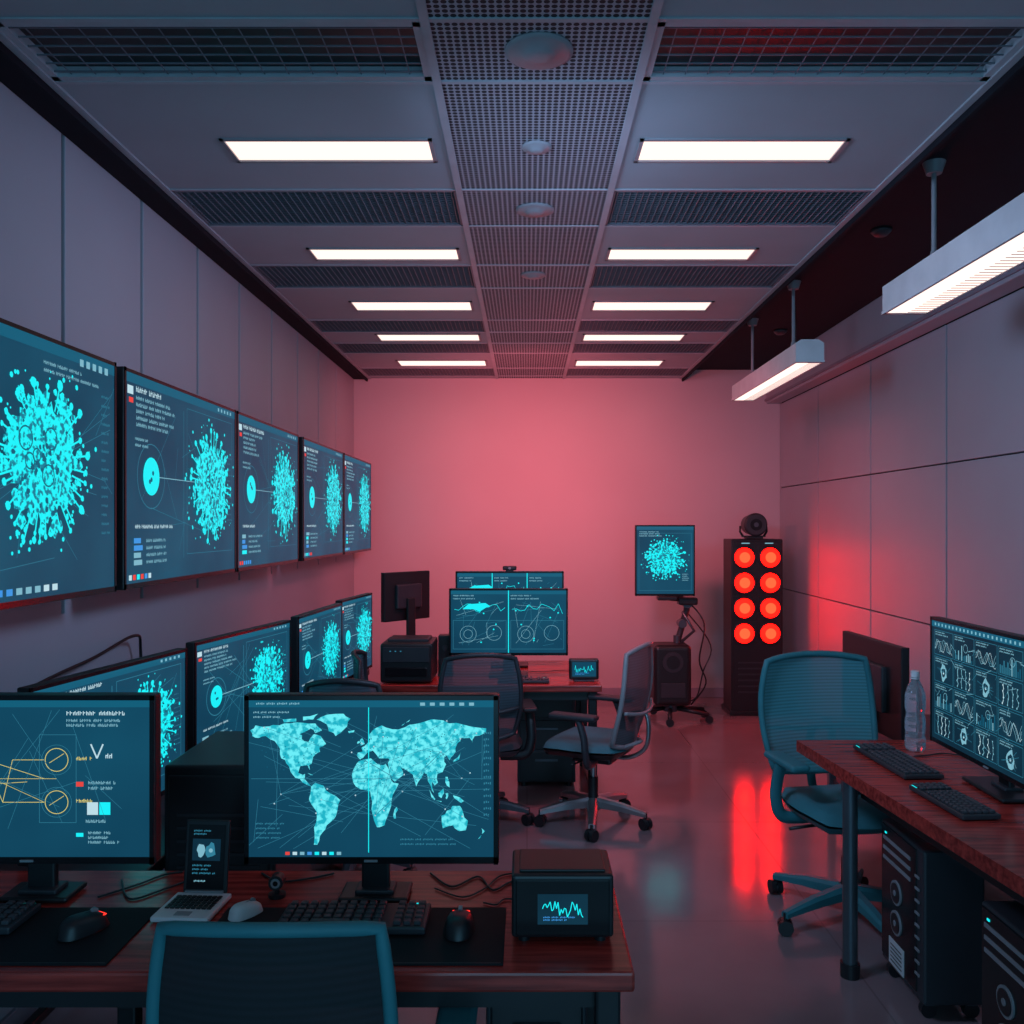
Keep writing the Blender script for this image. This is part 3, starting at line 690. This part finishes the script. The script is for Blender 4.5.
# ---------------------------------------------------------------- chairs
def chair(name, loc, rz, top=0.96, w=0.42, frame='black', mesh='meshdark', seat='blackfab', base='steel', arms=True, bh=0.46, armc='black', lumbar=True, seatz=0.47, R=0.285, fr=0.013, sq=0.28, arot=0.35):
    mb = MB()
    zc = top-bh/2
    def back(u, v, o=0.0):
        x = u*math.sqrt(max(0, 1-sq*v*v))*w/2
        z = v*math.sqrt(max(0, 1-0.8*sq*u*u))*bh/2
        k = (v+1)/2
        y = 0.235+0.075*k - 0.045*u*u + 0.02*math.sin(k*PI*1.2-0.4) + o
        return (x, y, zc+z)
    mb.surf(lambda u, v: back(u, v, 0.0), 18, 16, mesh)
    edge = []
    N = 14
    for i in range(N): edge.append(back(-1+2*i/N, -1))
    for i in range(N): edge.append(back(1, -1+2*i/N))
    for i in range(N): edge.append(back(1-2*i/N, 1))
    for i in range(N): edge.append(back(-1, 1-2*i/N))
    mb.tube(edge, fr, frame, 10, closed=True)
    if lumbar:
        mb.tube([back(-0.95, -0.25, 0.02), back(-0.5, -0.3, 0.028), back(0, -0.32, 0.03), back(0.5, -0.3, 0.028), back(0.95, -0.25, 0.02)], 0.010, frame, 8, smooth=4)
    p = back(0, -0.3, 0.02)
    mb.tube([(0, 0.05, seatz-.07), (0, 0.20, seatz-.075), (0, 0.30, seatz-.01), (0, p[1]+.02, p[2]-.07), p], 0.020, base, 10, smooth=6, rz=0.012)
    mb.tube([back(-0.55, -1, 0), (0, back(0, -.8)[1]+.03, back(0, -.8)[2]-.03), back(0.55, -1, 0)], 0.011, frame, 8, smooth=5)
    sw, sd, sh = 0.245, 0.235, 0.042
    def seatf(s):
        def f(u, v):
            x = u*math.sqrt(1-0.30*v*v)*sw; y = v*math.sqrt(1-0.30*u*u)*sd
            e = max(0, 1-max(abs(u), abs(v))**6)
            z = s*sh*(e**0.5)
            if s > 0: z += 0.010*u*u
            z -= 0.0216*max(0, -v-0.5)
            return (x, y-0.01, seatz-.02+z)
        return f
    mb.surf(seatf(1), 20, 20, seat); mb.surf(seatf(-1), 20, 20, base if base != 'metal' else 'black')
    mb.box((0, 0.02, seatz-.085), (0.16, 0.22, 0.05), 'black', bev=0.012)
    mb.tube([(0.06, 0.0, seatz-.085), (0.2, -0.02, seatz-.085), (0.25, -0.02, seatz-.08)], 0.006, 'black', 6)
    mb.tube([(-0.06, 0.0, seatz-.085), (-0.2, -0.02, seatz-.085), (-0.27, -0.02, seatz-.09)], 0.007, 'black', 6)
    mb.cyl((0, 0, 0.10), (0, 0, 0.25), 0.028, 'black'); mb.cyl((0, 0, 0.25), (0, 0, seatz-.1), 0.015, 'metal')
    mb.cyl((0, 0, 0.075), (0, 0, 0.135), 0.045, base, r1=0.034)
    for i in range(5):
        a = 2*PI*i/5+arot; c, s_ = math.cos(a), math.sin(a)
        d = Vector((c, s_, 0)); n = Vector((-s_, c, 0))
        P0 = d*0.03+Vector((0, 0, 0.115)); P1 = d*R+Vector((0, 0, 0.078))
        vs = []
        for P, ww, hh in ((P0, 0.030, 0.026), ((P0+P1)/2+Vector((0, 0, 0.006)), 0.025, 0.020), (P1, 0.017, 0.012)):
            for su, sv in ((-1, -1), (1, -1), (1, 0.4), (0.5, 1), (-0.5, 1), (-1, 0.4)):
                vs.append(P+n*su*ww+Vector((0, 0, sv*hh)))
        fs = []
        for k in range(2):
            for j in range(6): fs.append([k*6+j, k*6+(j+1) % 6, k*6+6+(j+1) % 6, k*6+6+j])
        fs.append(list(range(6))[::-1]); fs.append([12+j for j in range(6)])
        mb.add(vs, fs, base)
        C = d*(R-.005)
        mb.cyl(C+Vector((0, 0, 0.05)), C+Vector((0, 0, 0.085)), 0.009, 'black', seg=10)
        t = (n*0.8+d*0.6).normalized(); q = Vector((0, 0, 0.030))
        for o in (-1, 1):
            cc = C+q+t*(o*0.015)
            mb.cyl(cc-t*0.010, cc+t*0.010, 0.030, 'black', seg=18)
        mb.cyl(C+q-t*0.006, C+q+t*0.006, 0.02, 'steel', seg=12)
        mb.box(C+Vector((0, 0, 0.048)), (0.035, 0.035, 0.022), 'black', rot=(0, 0, a), bev=0.008)
    if arms:
        for sx in (-1, 1):
            mb.tube([(sx*.12, 0.06, seatz-.075), (sx*.25, 0.07, seatz-.07), (sx*.285, 0.07, seatz+.0), (sx*.285, 0.06, seatz+.08), (sx*.28, 0.03, seatz+.165)], 0.018, armc, 10, smooth=6, rz=0.026)
            mb.box((sx*.275, -0.0, seatz+.178), (0.08, 0.26, 0.028), armc, bev=0.012, seg=3)
    return mb.finish(name, (loc[0], loc[1], 0.0005), rz)

chair('office_chair', (-0.415, 1.69), PI, top=0.982, w=0.39, frame='tealframe', mesh='meshblack', seat='blackfab', armc='tealframe', bh=0.46, seatz=0.46, fr=0.012, sq=0.18)
chair('office_chair', (-0.27, 4.80), PI+0.12, top=0.955, w=0.42, frame='darkgrey', mesh='meshdark', seat='blackfab', base='steel', seatz=0.45)
chair('office_chair', (0.36, 4.80), -PI/2-0.45, top=0.985, w=0.46, frame='grey', mesh='meshdark', seat='tealseat', base='metal', armc='darkgrey', bh=0.54, seatz=0.45, R=0.30)
chair('office_chair', (-0.80, 4.08), PI, top=0.95, w=0.36, frame='darkgrey', mesh='meshdark', seat='blackfab', arms=False)
chair('office_chair', (-0.62, 4.72), PI/2+0.1, top=0.94, w=0.38, frame='darkgrey', mesh='meshdark', seat='blackfab', arms=False, R=0.24)
chair('office_chair', (1.325, 3.63), 0.18, top=1.045, w=0.53, frame='tealframe', mesh='meshteal', seat='tealseat', base='tealframe', armc='tealframe', bh=0.50, seatz=0.48, R=0.34, fr=0.014, sq=0.22, arot=0.9)

# ---------------------------------------------------------------- desk items
def keyboard(name, loc, rz, w=0.42, d=0.14):
    mb = MB()
    mb.box((0, 0, 0.010), (w, d, 0.016), 'darkgrey', bev=0.004)
    rowsn = 5; cols = int(w/0.0215)
    for r in range(rowsn):
        y = -d/2+0.02+r*(d-.035)/(rowsn-1)
        for c in range(cols):
            x = -w/2+0.018+c*(w-.036)/(cols-1)
            if abs(x-(w*0.24)) < 0.008: continue
            if r == 0 and -w*0.28 < x < w*0.0: continue
            mb.box((x, y, 0.022), (0.016, 0.016, 0.009), 'key', bev=0.002, seg=1)
    mb.box((-w*0.14, -d/2+.02, 0.022), (w*0.26, 0.016, 0.009), 'key', bev=0.002, seg=1)
    mb.box((w*.42, d/2-.006, 0.0185), (0.03, 0.003, 0.001), 'cyan')
    return mb.finish(name, loc, rz)

def mouse(name, loc, rz, mat='black', led=True):
    mb = MB()
    def f(u, v):
        x = u*math.sqrt(1-0.4*v*v)*0.032; y = v*math.sqrt(1-0.4*u*u)*0.055
        e = max(0, 1-(u*u)**1.6)*max(0, 1-(v*v)**1.6)
        return (x, y, 0.002+0.036*(e**0.5)*(1-0.2*v))
    mb.surf(f, 14, 14, mat)
    mb.surf(lambda u, v: (u*math.sqrt(1-0.4*v*v)*0.032, -v*math.sqrt(1-0.4*u*u)*0.055, 0.001), 14, 14, mat)
    mb.cyl((-.004, 0.025, 0.034), (.004, 0.025, 0.034), 0.008, 'grey', seg=14)
    mb.box((0, 0.012, 0.0375), (0.001, 0.05, 0.001), 'darkgrey')
    if led: mb.tube([(-.018, 0.035, 0.026), (-.01, 0.046, 0.022), (.01, 0.046, 0.022), (.018, 0.035, 0.026)], 0.0016, 'redled', 6)
    return mb.finish(name, loc, rz)

ZT = 0.7505
def deskmat(loc, w, d):
    mb = MB(); mb.box((0, 0, 0.0015), (w, d, 0.003), 'pad', bev=0.001)
    mb.box((0, -d/2+.006, 0.0032), (w-.01, 0.002, 0.0005), 'darkgrey'); mb.finish('desk_mat', loc)
deskmat((-0.362, 1.865, ZT), 0.63, 0.26)
deskmat((-1.18, 1.865, ZT), 0.70, 0.26)
ZM = ZT+0.0035
keyboard('keyboard', (-0.375, 1.915, ZM), 0, 0.32, 0.125)
keyboard('keyboard', (-1.26, 1.915, ZM), 0, 0.34, 0.125)
mouse('computer_mouse', (-0.145, 1.88, ZM), -0.05)
mouse('computer_mouse', (-0.945, 1.875, ZM), -0.5)
o = mouse('computer_mouse', (-0.625, 1.955, ZM), -0.6, mat='white', led=False); o.scale = (0.75, 0.75, 0.75)
keyboard('keyboard', (1.345, 3.21, ZT), PI/2+0.05, 0.42, 0.14)
keyboard('keyboard', (1.325, 2.74, ZT), PI/2+0.08, 0.31, 0.12)
keyboard('keyboard', (-0.02, 5.15, 0.7005), 0, 0.30, 0.10)

# small laptop
mb = MB()
mb.box((0, -0.012, 0.007), (0.13, 0.135, 0.012), 'white', bev=0.004)
for r in range(5):
    for c in range(9): mb.box((-0.048+c*0.012, -0.030+r*0.014, 0.0145), (0.009, 0.010, 0.003), 'black')
mb.box((0, -0.058, 0.0135), (0.035, 0.020, 0.001), 'grey')
XB_ = Euler((-0.12, 0, 0)).to_matrix().to_4x4()
mb.box((0, 0.068, 0.092), (0.105, 0.008, 0.165), 'black', rot=(-0.12, 0, 0), bev=0.003)
mb.box((0, 0.055, 0.012), (0.09, 0.012, 0.012), 'grey')
mk = MB(); S = Scr(mk, 0.088, 0.145, 0, 0, 0, 9)
S.rect(0, 0, 1, 1, 'blackgloss'); S.rect(0.12, 0.44, 0.88, 0.78, 'scrdark'); S.text(0.14, 0.92, 0.6, 2, 'line', 0.05, 0.03); S.disk(.36, .6, .010, 'txt', 12, ry=.014, jit=.2); S.disk(.62, .6, .012, 'line', 12, ry=.016, jit=.2); S.disk(.62, .6, .005, 'txt', 8)
S.text(0.14, 0.38, 0.7, 3, 'line', 0.06, 0.03); S.text(0.2, 0.14, 0.5, 1, 'txt', .05, .03)
XM = Matrix.Translation((0, 0.068, 0.092)) @ XB_ @ Matrix.Translation((0, -0.005, 0))
for f, k in zip(mk.f, mk.m): mb.add([XM @ mk.v[i] for i in f], [list(range(len(f)))], mk.mats[k])
mb.finish('mini_laptop', (-0.754, 1.995, ZT+.001), -0.06)

def webcam(loc):
    mb = MB(); mb.cyl((0, 0, 0), (0, 0, 0.008), 0.02, 'black'); mb.cyl((0, 0, 0.008), (0, 0, 0.02), 0.006, 'black')
    mb.cyl((0, -0.014, 0.036), (0, 0.014, 0.036), 0.017, 'black'); mb.cyl((0, -0.016, 0.036), (0, -0.0135, 0.036), 0.011, 'grey'); mb.cyl((0, -0.0165, 0.036), (0, -0.0155, 0.036), 0.006, 'blackgloss')
    mb.finish('webcam', loc)
webcam((-0.585, 2.06, ZT))

# oscilloscope box
mb = MB()
mb.box((0, 0, 0.078), (0.212, 0.15, 0.132), 'black', bev=0.008, seg=3)
mb.box((0, -0.074, 0.076), (0.196, 0.006, 0.116), 'blackgloss', bev=0.003)
mb.box((0, 0.0, 0.146), (0.18, 0.12, 0.006), 'black', bev=0.003)
for sx in (-1, 1):
    for sy in (-1, 1): mb.cyl((sx*.08, sy*.05, 0), (sx*.08, sy*.05, 0.014), 0.012, 'black')
mb.add([(-.052, -.0775, 0.042), (.052, -.0775, 0.042), (.052, -.0775, 0.105), (-.052, -.0775, 0.105)], [[0, 1, 2, 3]], 'scrdark')
c_small(Scr(mb, 0.10, 0.06, 0, 0.074, -.0778, 5))
for i in range(6): mb.box((0.107, -0.04+i*0.016, 0.08), (0.003, 0.004, 0.07), 'black')
mb.finish('oscilloscope', (0.074, 1.90, ZT))

# bottle
mb = MB()
mw, nt, b = new_mat('clear_plastic'); b.inputs['Base Color'].default_value = (0.75, 0.88, 0.95, 1); b.inputs['Roughness'].default_value = 0.08
b.inputs['Transmission Weight'].default_value = 0.85; b.inputs['IOR'].default_value = 1.3
wv = nt.nodes.new('ShaderNodeTexWave'); wv.inputs['Scale'].default_value = 12; wv.bands_direction = 'Z'
bp = nt.nodes.new('ShaderNodeBump'); bp.inputs['Strength'].default_value = 0.3; bp.inputs['Distance'].default_value = 0.004
tcn = nt.nodes.new('ShaderNodeTexCoord'); nt.links.new(tcn.outputs['Object'], wv.inputs['Vector']); nt.links.new(wv.outputs['Fac'], bp.inputs['Height']); nt.links.new(bp.outputs['Normal'], b.inputs['Normal'])
M['bottle'] = mw
prof = [(0.001, 0.004), (0.026, 0.0), (0.036, 0.006), (0.038, 0.02), (0.038, 0.05), (0.0355, 0.058), (0.038, 0.066), (0.0355, 0.075), (0.038, 0.083), (0.038, 0.12), (0.034, 0.135), (0.034, 0.15), (0.038, 0.165), (0.038, 0.205), (0.035, 0.225), (0.026, 0.25), (0.016, 0.268), (0.0135, 0.275), (0.0135, 0.29)]
mb.lathe(prof, (0, 0, 0), 'bottle', 32)
mb.cyl((0, 0, 0.283), (0, 0, 0.306), 0.0165, 'white', seg=24); mb.cyl((0, 0, 0.276), (0, 0, 0.280), 0.018, 'white', seg=24)
mb.finish('water_bottle', (1.50, 3.40, ZT))

# mid desk items
mb = MB()
mb.box((0, 0, 0.12), (0.30, 0.34, 0.225), 'black', bev=0.012)
mb.box((0, -0.172, 0.17), (0.27, 0.01, 0.09), 'darkgrey', bev=0.003); mb.box((0, -0.174, 0.07), (0.24, 0.012, 0.05), 'blackgloss', bev=0.003)
for i in range(3): mb.box((-0.09+i*0.03, -0.178, 0.19), (0.008, 0.004, 0.005), 'line')
mb.box((0, 0.02, 0.238), (0.24, 0.2, 0.02), 'darkgrey', bev=0.006)
mb.finish('desktop_printer', (-0.70, 5.26, 0.7005))
mb = MB()
mb.box((0, 0, 0.125), (0.085, 0.10, 0.24), 'black', bev=0.006)
mb.cyl((0, -0.049, 0.08), (0, -0.054, 0.08), 0.03, 'darkgrey'); mb.cyl((0, -0.049, 0.17), (0, -0.054, 0.17), 0.018, 'darkgrey')
mb.box((0, 0, 0.004), (0.09, 0.11, 0.008), 'darkgrey'); mb.finish('desktop_speaker', (-0.50, 5.42, 0.7005))
mb = MB()
mb.box((0, 0, 0.07), (0.175, 0.07, 0.12), 'black', bev=0.01); mb.box((0, 0, 0.006), (0.12, 0.09, 0.012), 'darkgrey', bev=0.003)
mb.add([(-.07, -.0355, .03), (.07, -.0355, .03), (.07, -.0355, .115), (-.07, -.0355, .115)], [[0, 1, 2, 3]], 'scr')
c_small(Scr(mb, 0.13, 0.08, 0, 0.073, -.036, 8)); mb.finish('smart_display', (0.335, 5.20, 0.7005))
mb = MB()
mb.box((0, 0, 0.02), (0.09, 0.03, 0.028), 'black', bev=0.008); mb.cyl((0, -.016, .02), (0, -.013, .02), 0.009, 'grey'); mb.box((0, 0.01, 0.003), (0.05, 0.05, 0.006), 'black')
mb.finish('webcam', (-0.112, 5.695, 1.3215))

# pedestal under mid desk
mb = MB()
mb.box((0, 0, 0.33), (0.36, 0.45, 0.60), 'darkgrey', bev=0.006)
for i in range(3):
    mb.box((0, -0.227, 0.13+i*0.195), (0.33, 0.01, 0.18), 'black', bev=0.003); mb.box((0, -0.236, 0.17+i*0.195), (0.14, 0.012, 0.012), 'steel')
for sx in (-1, 1):
    for sy in (-1, 1): mb.cyl((sx*.14, sy*.18, 0), (sx*.14, sy*.18, 0.035), 0.02, 'black')
mb.finish('drawer_cabinet', (0.12, 5.66, 0))

# dark cabinet behind front desk
mb = MB()
mb.box((0, 0, 0.505), (0.30, 0.40, 0.94), 'black', bev=0.008)
mb.box((0, -0.203, 0.52), (0.27, 0.01, 0.86), 'black', bev=0.004)
for i in range(8): mb.box((0, -0.209, 0.60+i*0.035), (0.22, 0.004, 0.008), 'darkgrey')
for sx in (-1, 1):
    for sy in (-1, 1): mb.cyl((sx*.12, sy*.16, 0), (sx*.12, sy*.16, 0.04), 0.022, 'black')
mb.finish('server_cabinet', (-0.825, 2.56, 0))

# PC towers under right desk
def tower(loc, rz=-PI/2):
    mb = MB()
    mb.box((0, 0, 0.305), (0.34, 0.20, 0.50), 'darkgrey', bev=0.008)
    y = -0.1015
    mb.box((-0.02, y, 0.31), (0.28, 0.006, 0.47), 'blackgloss', bev=0.003)
    for k, z in enumerate((0.50, 0.465, 0.43)):
        mb.box((-0.03, y-.004, z), (0.22, 0.004, 0.012), 'grey')
    for z in (0.34, 0.235):
        mb.cyl((-0.03, y-.002, z), (-0.03, y-.008, z), 0.042, 'grey', seg=24); mb.cyl((-0.03, y-.008, z), (-0.03, y-.010, z), 0.034, 'black', seg=24); mb.cyl((-0.03, y-.010, z), (-0.03, y-.012, z), 0.010, 'grey', seg=16)
    for i in range(9): mb.box((0.13, y-.003, 0.14+i*0.04), (0.03, 0.004, 0.008), 'grey')
    mb.box((-0.03, y-.004, 0.12), (0.12, 0.003, 0.09), 'white')
    for i in range(5): mb.box((-0.03, y-.006, 0.09+i*0.014), (0.09, 0.001, 0.004), 'black')
    mb.box((-.12, y-.004, 0.52), (0.012, 0.003, 0.006), 'cyan')
    for sx in (-1, 1):
        for sy in (-1, 1):
            mb.cyl((sx*.13-.012, sy*.07, 0.026), (sx*.13+.012, sy*.07, 0.026), 0.026, 'black', seg=16); mb.box((sx*.13, sy*.07, 0.05), (0.035, 0.03, 0.012), 'steel')
    mb.finish('computer_tower', loc, rz)
tower((1.39, 3.03, 0.0005)); tower((1.39, 2.33, 0.0005))

# ---------------------------------------------------------------- monitor on rolling stand
mb = MB()
display(mb, 0.49, 0.58, 0, 1.33, -0.10, lambda S: (S.rect(0, .95, 1, 1, 'dim'), S.text(.05, .93, .5, 3, 'txt', .03, .018), S.frame(.04, .05, .96, .9, 'line', .002), S.text(.8, .3, .15, 4, 'txt', .03, .014), S.virus(0.5, 0.52, 0.17)), 51)
mb.box((0.02, -0.03, 1.33), (0.14, 0.05, 0.14), 'black', bev=0.01)
mb.tube([(0.02, -0.02, 1.30), (0.10, 0.05, 1.12), (0.16, 0.08, 1.02)], 0.024, 'black', 10)
mb.box((0.02, -0.07, 1.02), (0.16, 0.09, 0.035), 'black', bev=0.008)
mb.box((0.20, 0.0, 0.99), (0.16, 0.10, 0.06), 'black', bev=0.012)
mb.tube([(0.05, -0.02, 1.02), (0.20, 0.03, 0.98), (0.17, 0.05, 0.80), (0.13, 0.05, 0.66)], 0.026, 'darkgrey', 10, smooth=5)
mb.cyl((0.20, -0.02, 0.97), (0.20, 0.09, 0.97), 0.04, 'steel'); mb.cyl((0.16, -0.01, 0.80), (0.16, 0.10, 0.80), 0.035, 'steel')
mb.tube([(0.13, 0.05, 0.62), (0.26, 0.02, 0.74), (0.16, 0.0, 0.90)], 0.014, 'steel', 8)
mb.cyl((0.12, 0.04, 0.10), (0.12, 0.04, 0.70), 0.03, 'steel')
mb.box((0.06, 0, 0.39), (0.31, 0.26, 0.50), 'black', bev=0.04, seg=4)
mb.cyl((0.06, -0.131, 0.50), (0.06, -0.137, 0.50), 0.085, 'darkgrey', seg=28); mb.cyl((0.06, -0.137, 0.50), (0.06, -0.14, 0.50), 0.055, 'black', seg=28)
mb.box((0.06, -0.133, 0.27), (0.2, 0.008, 0.12), 'darkgrey', bev=0.004)
mb.cyl((0.06, 0, 0.08), (0.06, 0, 0.17), 0.06, 'steel')
for a in (-2.9, -0.5, 0.5, 1.9, -1.7):
    e = Vector((0.06+0.34*math.cos(a), 0.3*math.sin(a)*.8, 0.07))
    mb.tube([(0.06, 0, 0.11), (e.x, e.y, 0.07)], 0.018, 'black', 8)
    mb.cyl((e.x, e.y-.012, 0.032), (e.x, e.y+.012, 0.032), 0.032, 'black', seg=16); mb.cyl((e.x, e.y, 0.03), (e.x, e.y, 0.08), 0.008, 'steel')
mb.tube([(0.22, 0.06, 0.98), (0.34, 0.0, 0.80), (0.30, 0.0, 0.5), (0.36, 0.03, 0.3), (0.24, 0.05, 0.12)], 0.007, 'black', 6, smooth=6)
mb.tube([(0.20, 0.06, 0.9), (0.40, 0.03, 0.62), (0.33, 0.0, 0.4), (0.28, 0.0, 0.2), (0.2, 0.02, 0.15)], 0.006, 'black', 6, smooth=6)
mb.finish('monitor_on_rolling_stand', (1.13, 7.30, 0))

# ---------------------------------------------------------------- red light tower
mb = MB()
w, d, h = 0.44, 0.30, 1.48
mb.box((0, 0, h/2+.02), (w, d, h), 'black', bev=0.008)
mb.box((0, 0, 0.02), (w+.03, d+.03, 0.04), 'black', bev=0.006)
mb.box((0, -d/2-.004, h/2+.02), (w-.03, 0.012, h-.04), 'black', bev=0.004)
for r in range(4):
    z = 1.345-r*0.215
    for x in (-0.112, 0.108):
        y = -d/2-.01
        mb.box((x, y, z), (0.20, 0.006, 0.20), 'black', bev=0.002)
        N = 28; ring = [(x+0.09*math.cos(2*PI*i/N), y-.008, z+0.09*math.sin(2*PI*i/N)) for i in range(N)]
        mb.tube(ring, 0.008, 'black', 8, closed=True)
        vs = []; rr = [(0.084, -.004), (0.07, -.016), (0.045, -.026)]
        for R_, yy in rr:
            for i in range(N): vs.append((x+R_*math.cos(2*PI*i/N), y+yy, z+R_*math.sin(2*PI*i/N)))
        fs = []
        for k in range(2):
            for i in range(N): fs.append([k*N+i, k*N+(i+1) % N, (k+1)*N+(i+1) % N, (k+1)*N+i])
        mb.add(vs, fs, 'redlamp', True)
        mb.cyl((x, y-.024, z), (x, y-.0275, z), 0.045, 'redcore', seg=N)
for i in range(6): mb.box((0, -d/2-.012, 0.20+i*0.05), (0.32, 0.004, 0.012), 'darkgrey')
for x in (-0.1, 0.1): mb.box((x, -d/2-.011, h-.015), (0.07, 0.004, 0.008), 'txt')
mb.finish('red_lamp_tower', (1.955, 7.63, 0))
mb = MB()
mb.box((0, 0, 0.012), (0.14, 0.12, 0.024), 'black', bev=0.005)
mb.tube([(-.09, 0, 0.02), (-.115, 0, 0.06), (-.112, 0, 0.11)], 0.01, 'black', 8); mb.tube([(.09, 0, 0.02), (.115, 0, 0.06), (.112, 0, 0.11)], 0.01, 'black', 8)
mb.box((0, 0, 0.02), (0.2, 0.04, 0.012), 'black')
mb.cyl((0, -0.08, 0.12), (0, 0.10, 0.12), 0.098, 'black', r1=0.085, seg=32)
mb.cyl((0, -0.095, 0.12), (0, -0.08, 0.12), 0.085, 'darkgrey', r1=0.1, seg=32)
mb.cyl((0, -0.10, 0.12), (0, -0.094, 0.12), 0.05, 'blackgloss', seg=32); mb.cyl((0, -0.104, 0.12), (0, -0.099, 0.12), 0.02, 'steel', seg=24)
mb.finish('spotlight', (1.955, 7.60, 1.5025))

# ---------------------------------------------------------------- cables
def cable(name, pts, r=0.0025):
    mb = MB(); mb.tube(pts, r, 'black', 7, smooth=8); mb.finish(name)
z = ZT+.003
cable('cable', [(-0.24, 2.19, z), (-0.18, 2.11, z), (-0.12, 2.17, z), (-0.08, 2.09, z), (-0.03, 2.14, z), (0.05, 2.08, z), (0.12, 2.15, z)])
cable('cable', [(-0.22, 2.10, z), (-0.15, 2.05, z), (-0.10, 2.10, z), (-0.06, 2.18, z), (0.02, 2.19, z)], 0.002)
cable('cable', [(-0.66, 2.19, z), (-0.60, 2.14, z), (-0.53, 2.16, z), (-0.48, 2.19, z)])
cable('cable', [(-0.99, 2.15, z), (-0.92, 2.04, z), (-0.86, 2.10, z), (-0.80, 2.17, z), (-0.74, 2.13, z)])
cable('cable', [(-1.0, 2.05, z), (-0.94, 2.12, z), (-0.90, 2.18, z), (-0.86, 2.20, z)])
cable('cable', [(-0.10, 2.02, z), (-0.07, 2.01, z), (-0.05, 2.04, z), (0.0, 2.03, z)], 0.002)
cable('cable', [(1.45, 3.30, z), (1.50, 3.31, z), (1.58, 3.34, z), (1.65, 3.30, z)])
cable('cable', [(1.62, 2.4, z), (1.64, 2.35, z), (1.60, 2.30, z), (1.66, 2.25, z)])
cable('cable', [(-0.05, 5.52, 0.705), (0.1, 5.5, 0.705), (0.25, 5.55, 0.705), (0.38, 5.5, 0.705)])
cable('cable', [(-1.60, 2.35, 1.0), (-1.58, 2.8, 1.10), (-1.57, 3.2, 1.14), (-1.56, 3.5, 1.18), (-1.58, 3.6, 1.1), (-1.59, 3.62, 0.75)], 0.006)

# ---------------------------------------------------------------- lights
def spot(name, loc, target, col, power, size=100, blend=1.0, radius=0.15):
    l = bpy.data.lights.new(name, 'SPOT'); l.color = col; l.energy = power; l.spot_size = math.radians(size); l.spot_blend = blend; l.shadow_soft_size = radius
    o = bpy.data.objects.new(name, l); scene.collection.objects.link(o); o.location = loc
    o.rotation_euler = (Vector(target)-Vector(loc)).to_track_quat('-Z', 'Y').to_euler(); return o
def area(name, loc, target, col, power, sx, sy):
    l = bpy.data.lights.new(name, 'AREA'); l.shape = 'RECTANGLE'; l.size = sx; l.size_y = sy; l.color = col; l.energy = power
    o = bpy.data.objects.new(name, l); scene.collection.objects.link(o); o.location = loc
    o.rotation_euler = (Vector(target)-Vector(loc)).to_track_quat('-Z', 'Y').to_euler(); return o
spot('red_wall_wash', (0.0, 6.1, 2.15), (0.0, 8.28, 1.75), (1.0, 0.13, 0.16), 165, 138)
spot('red_wall_wash', (0.3, 5.0, 2.8), (0.5, 7.2, 0.0), (1.0, 0.16, 0.24), 130, 150)
spot('blue_wall_fill', (0.9, 2.5, 2.55), (-1.65, 4.6, 1.3), (0.46, 0.62, 1.0), 95, 115, radius=0.25)  # pair of added spots without fixtures, brightening the side walls in blue
spot('blue_wall_fill', (-0.6, 2.5, 2.55), (2.4, 4.6, 1.4), (0.46, 0.64, 1.0), 125, 115, radius=0.25)
area('blue_room_fill', (0.35, -1.5, 1.3), (0.2, 4.0, 1.0), (0.25, 0.66, 1.0), 33, 3.4, 1.8)
area('ceiling_fill', (-0.05, 5.6, 2.1), (-0.05, 5.6, 3.0), (1.0, 0.42, 0.50), 4.5, 1.6, 4.0)  # added area light in mid-air, unseen from below, to brighten the ceiling
w = bpy.data.worlds.new('World'); scene.world = w; w.use_nodes = True
w.node_tree.nodes['Background'].inputs['Color'].default_value = (0.08, 0.36, 0.55, 1)
w.node_tree.nodes['Background'].inputs['Strength'].default_value = 0.6

# ---------------------------------------------------------------- camera
cd = bpy.data.cameras.new('camera'); co = bpy.data.objects.new('camera', cd); scene.collection.objects.link(co)
co.location = (0, 0, 1.62); co.rotation_euler = (PI/2, 0, 0)
cd.sensor_width = 36; cd.lens = 880/1024*36; cd.shift_x = -15/1024; cd.shift_y = 13/1024
cd.clip_start = 0.05
scene.camera = co
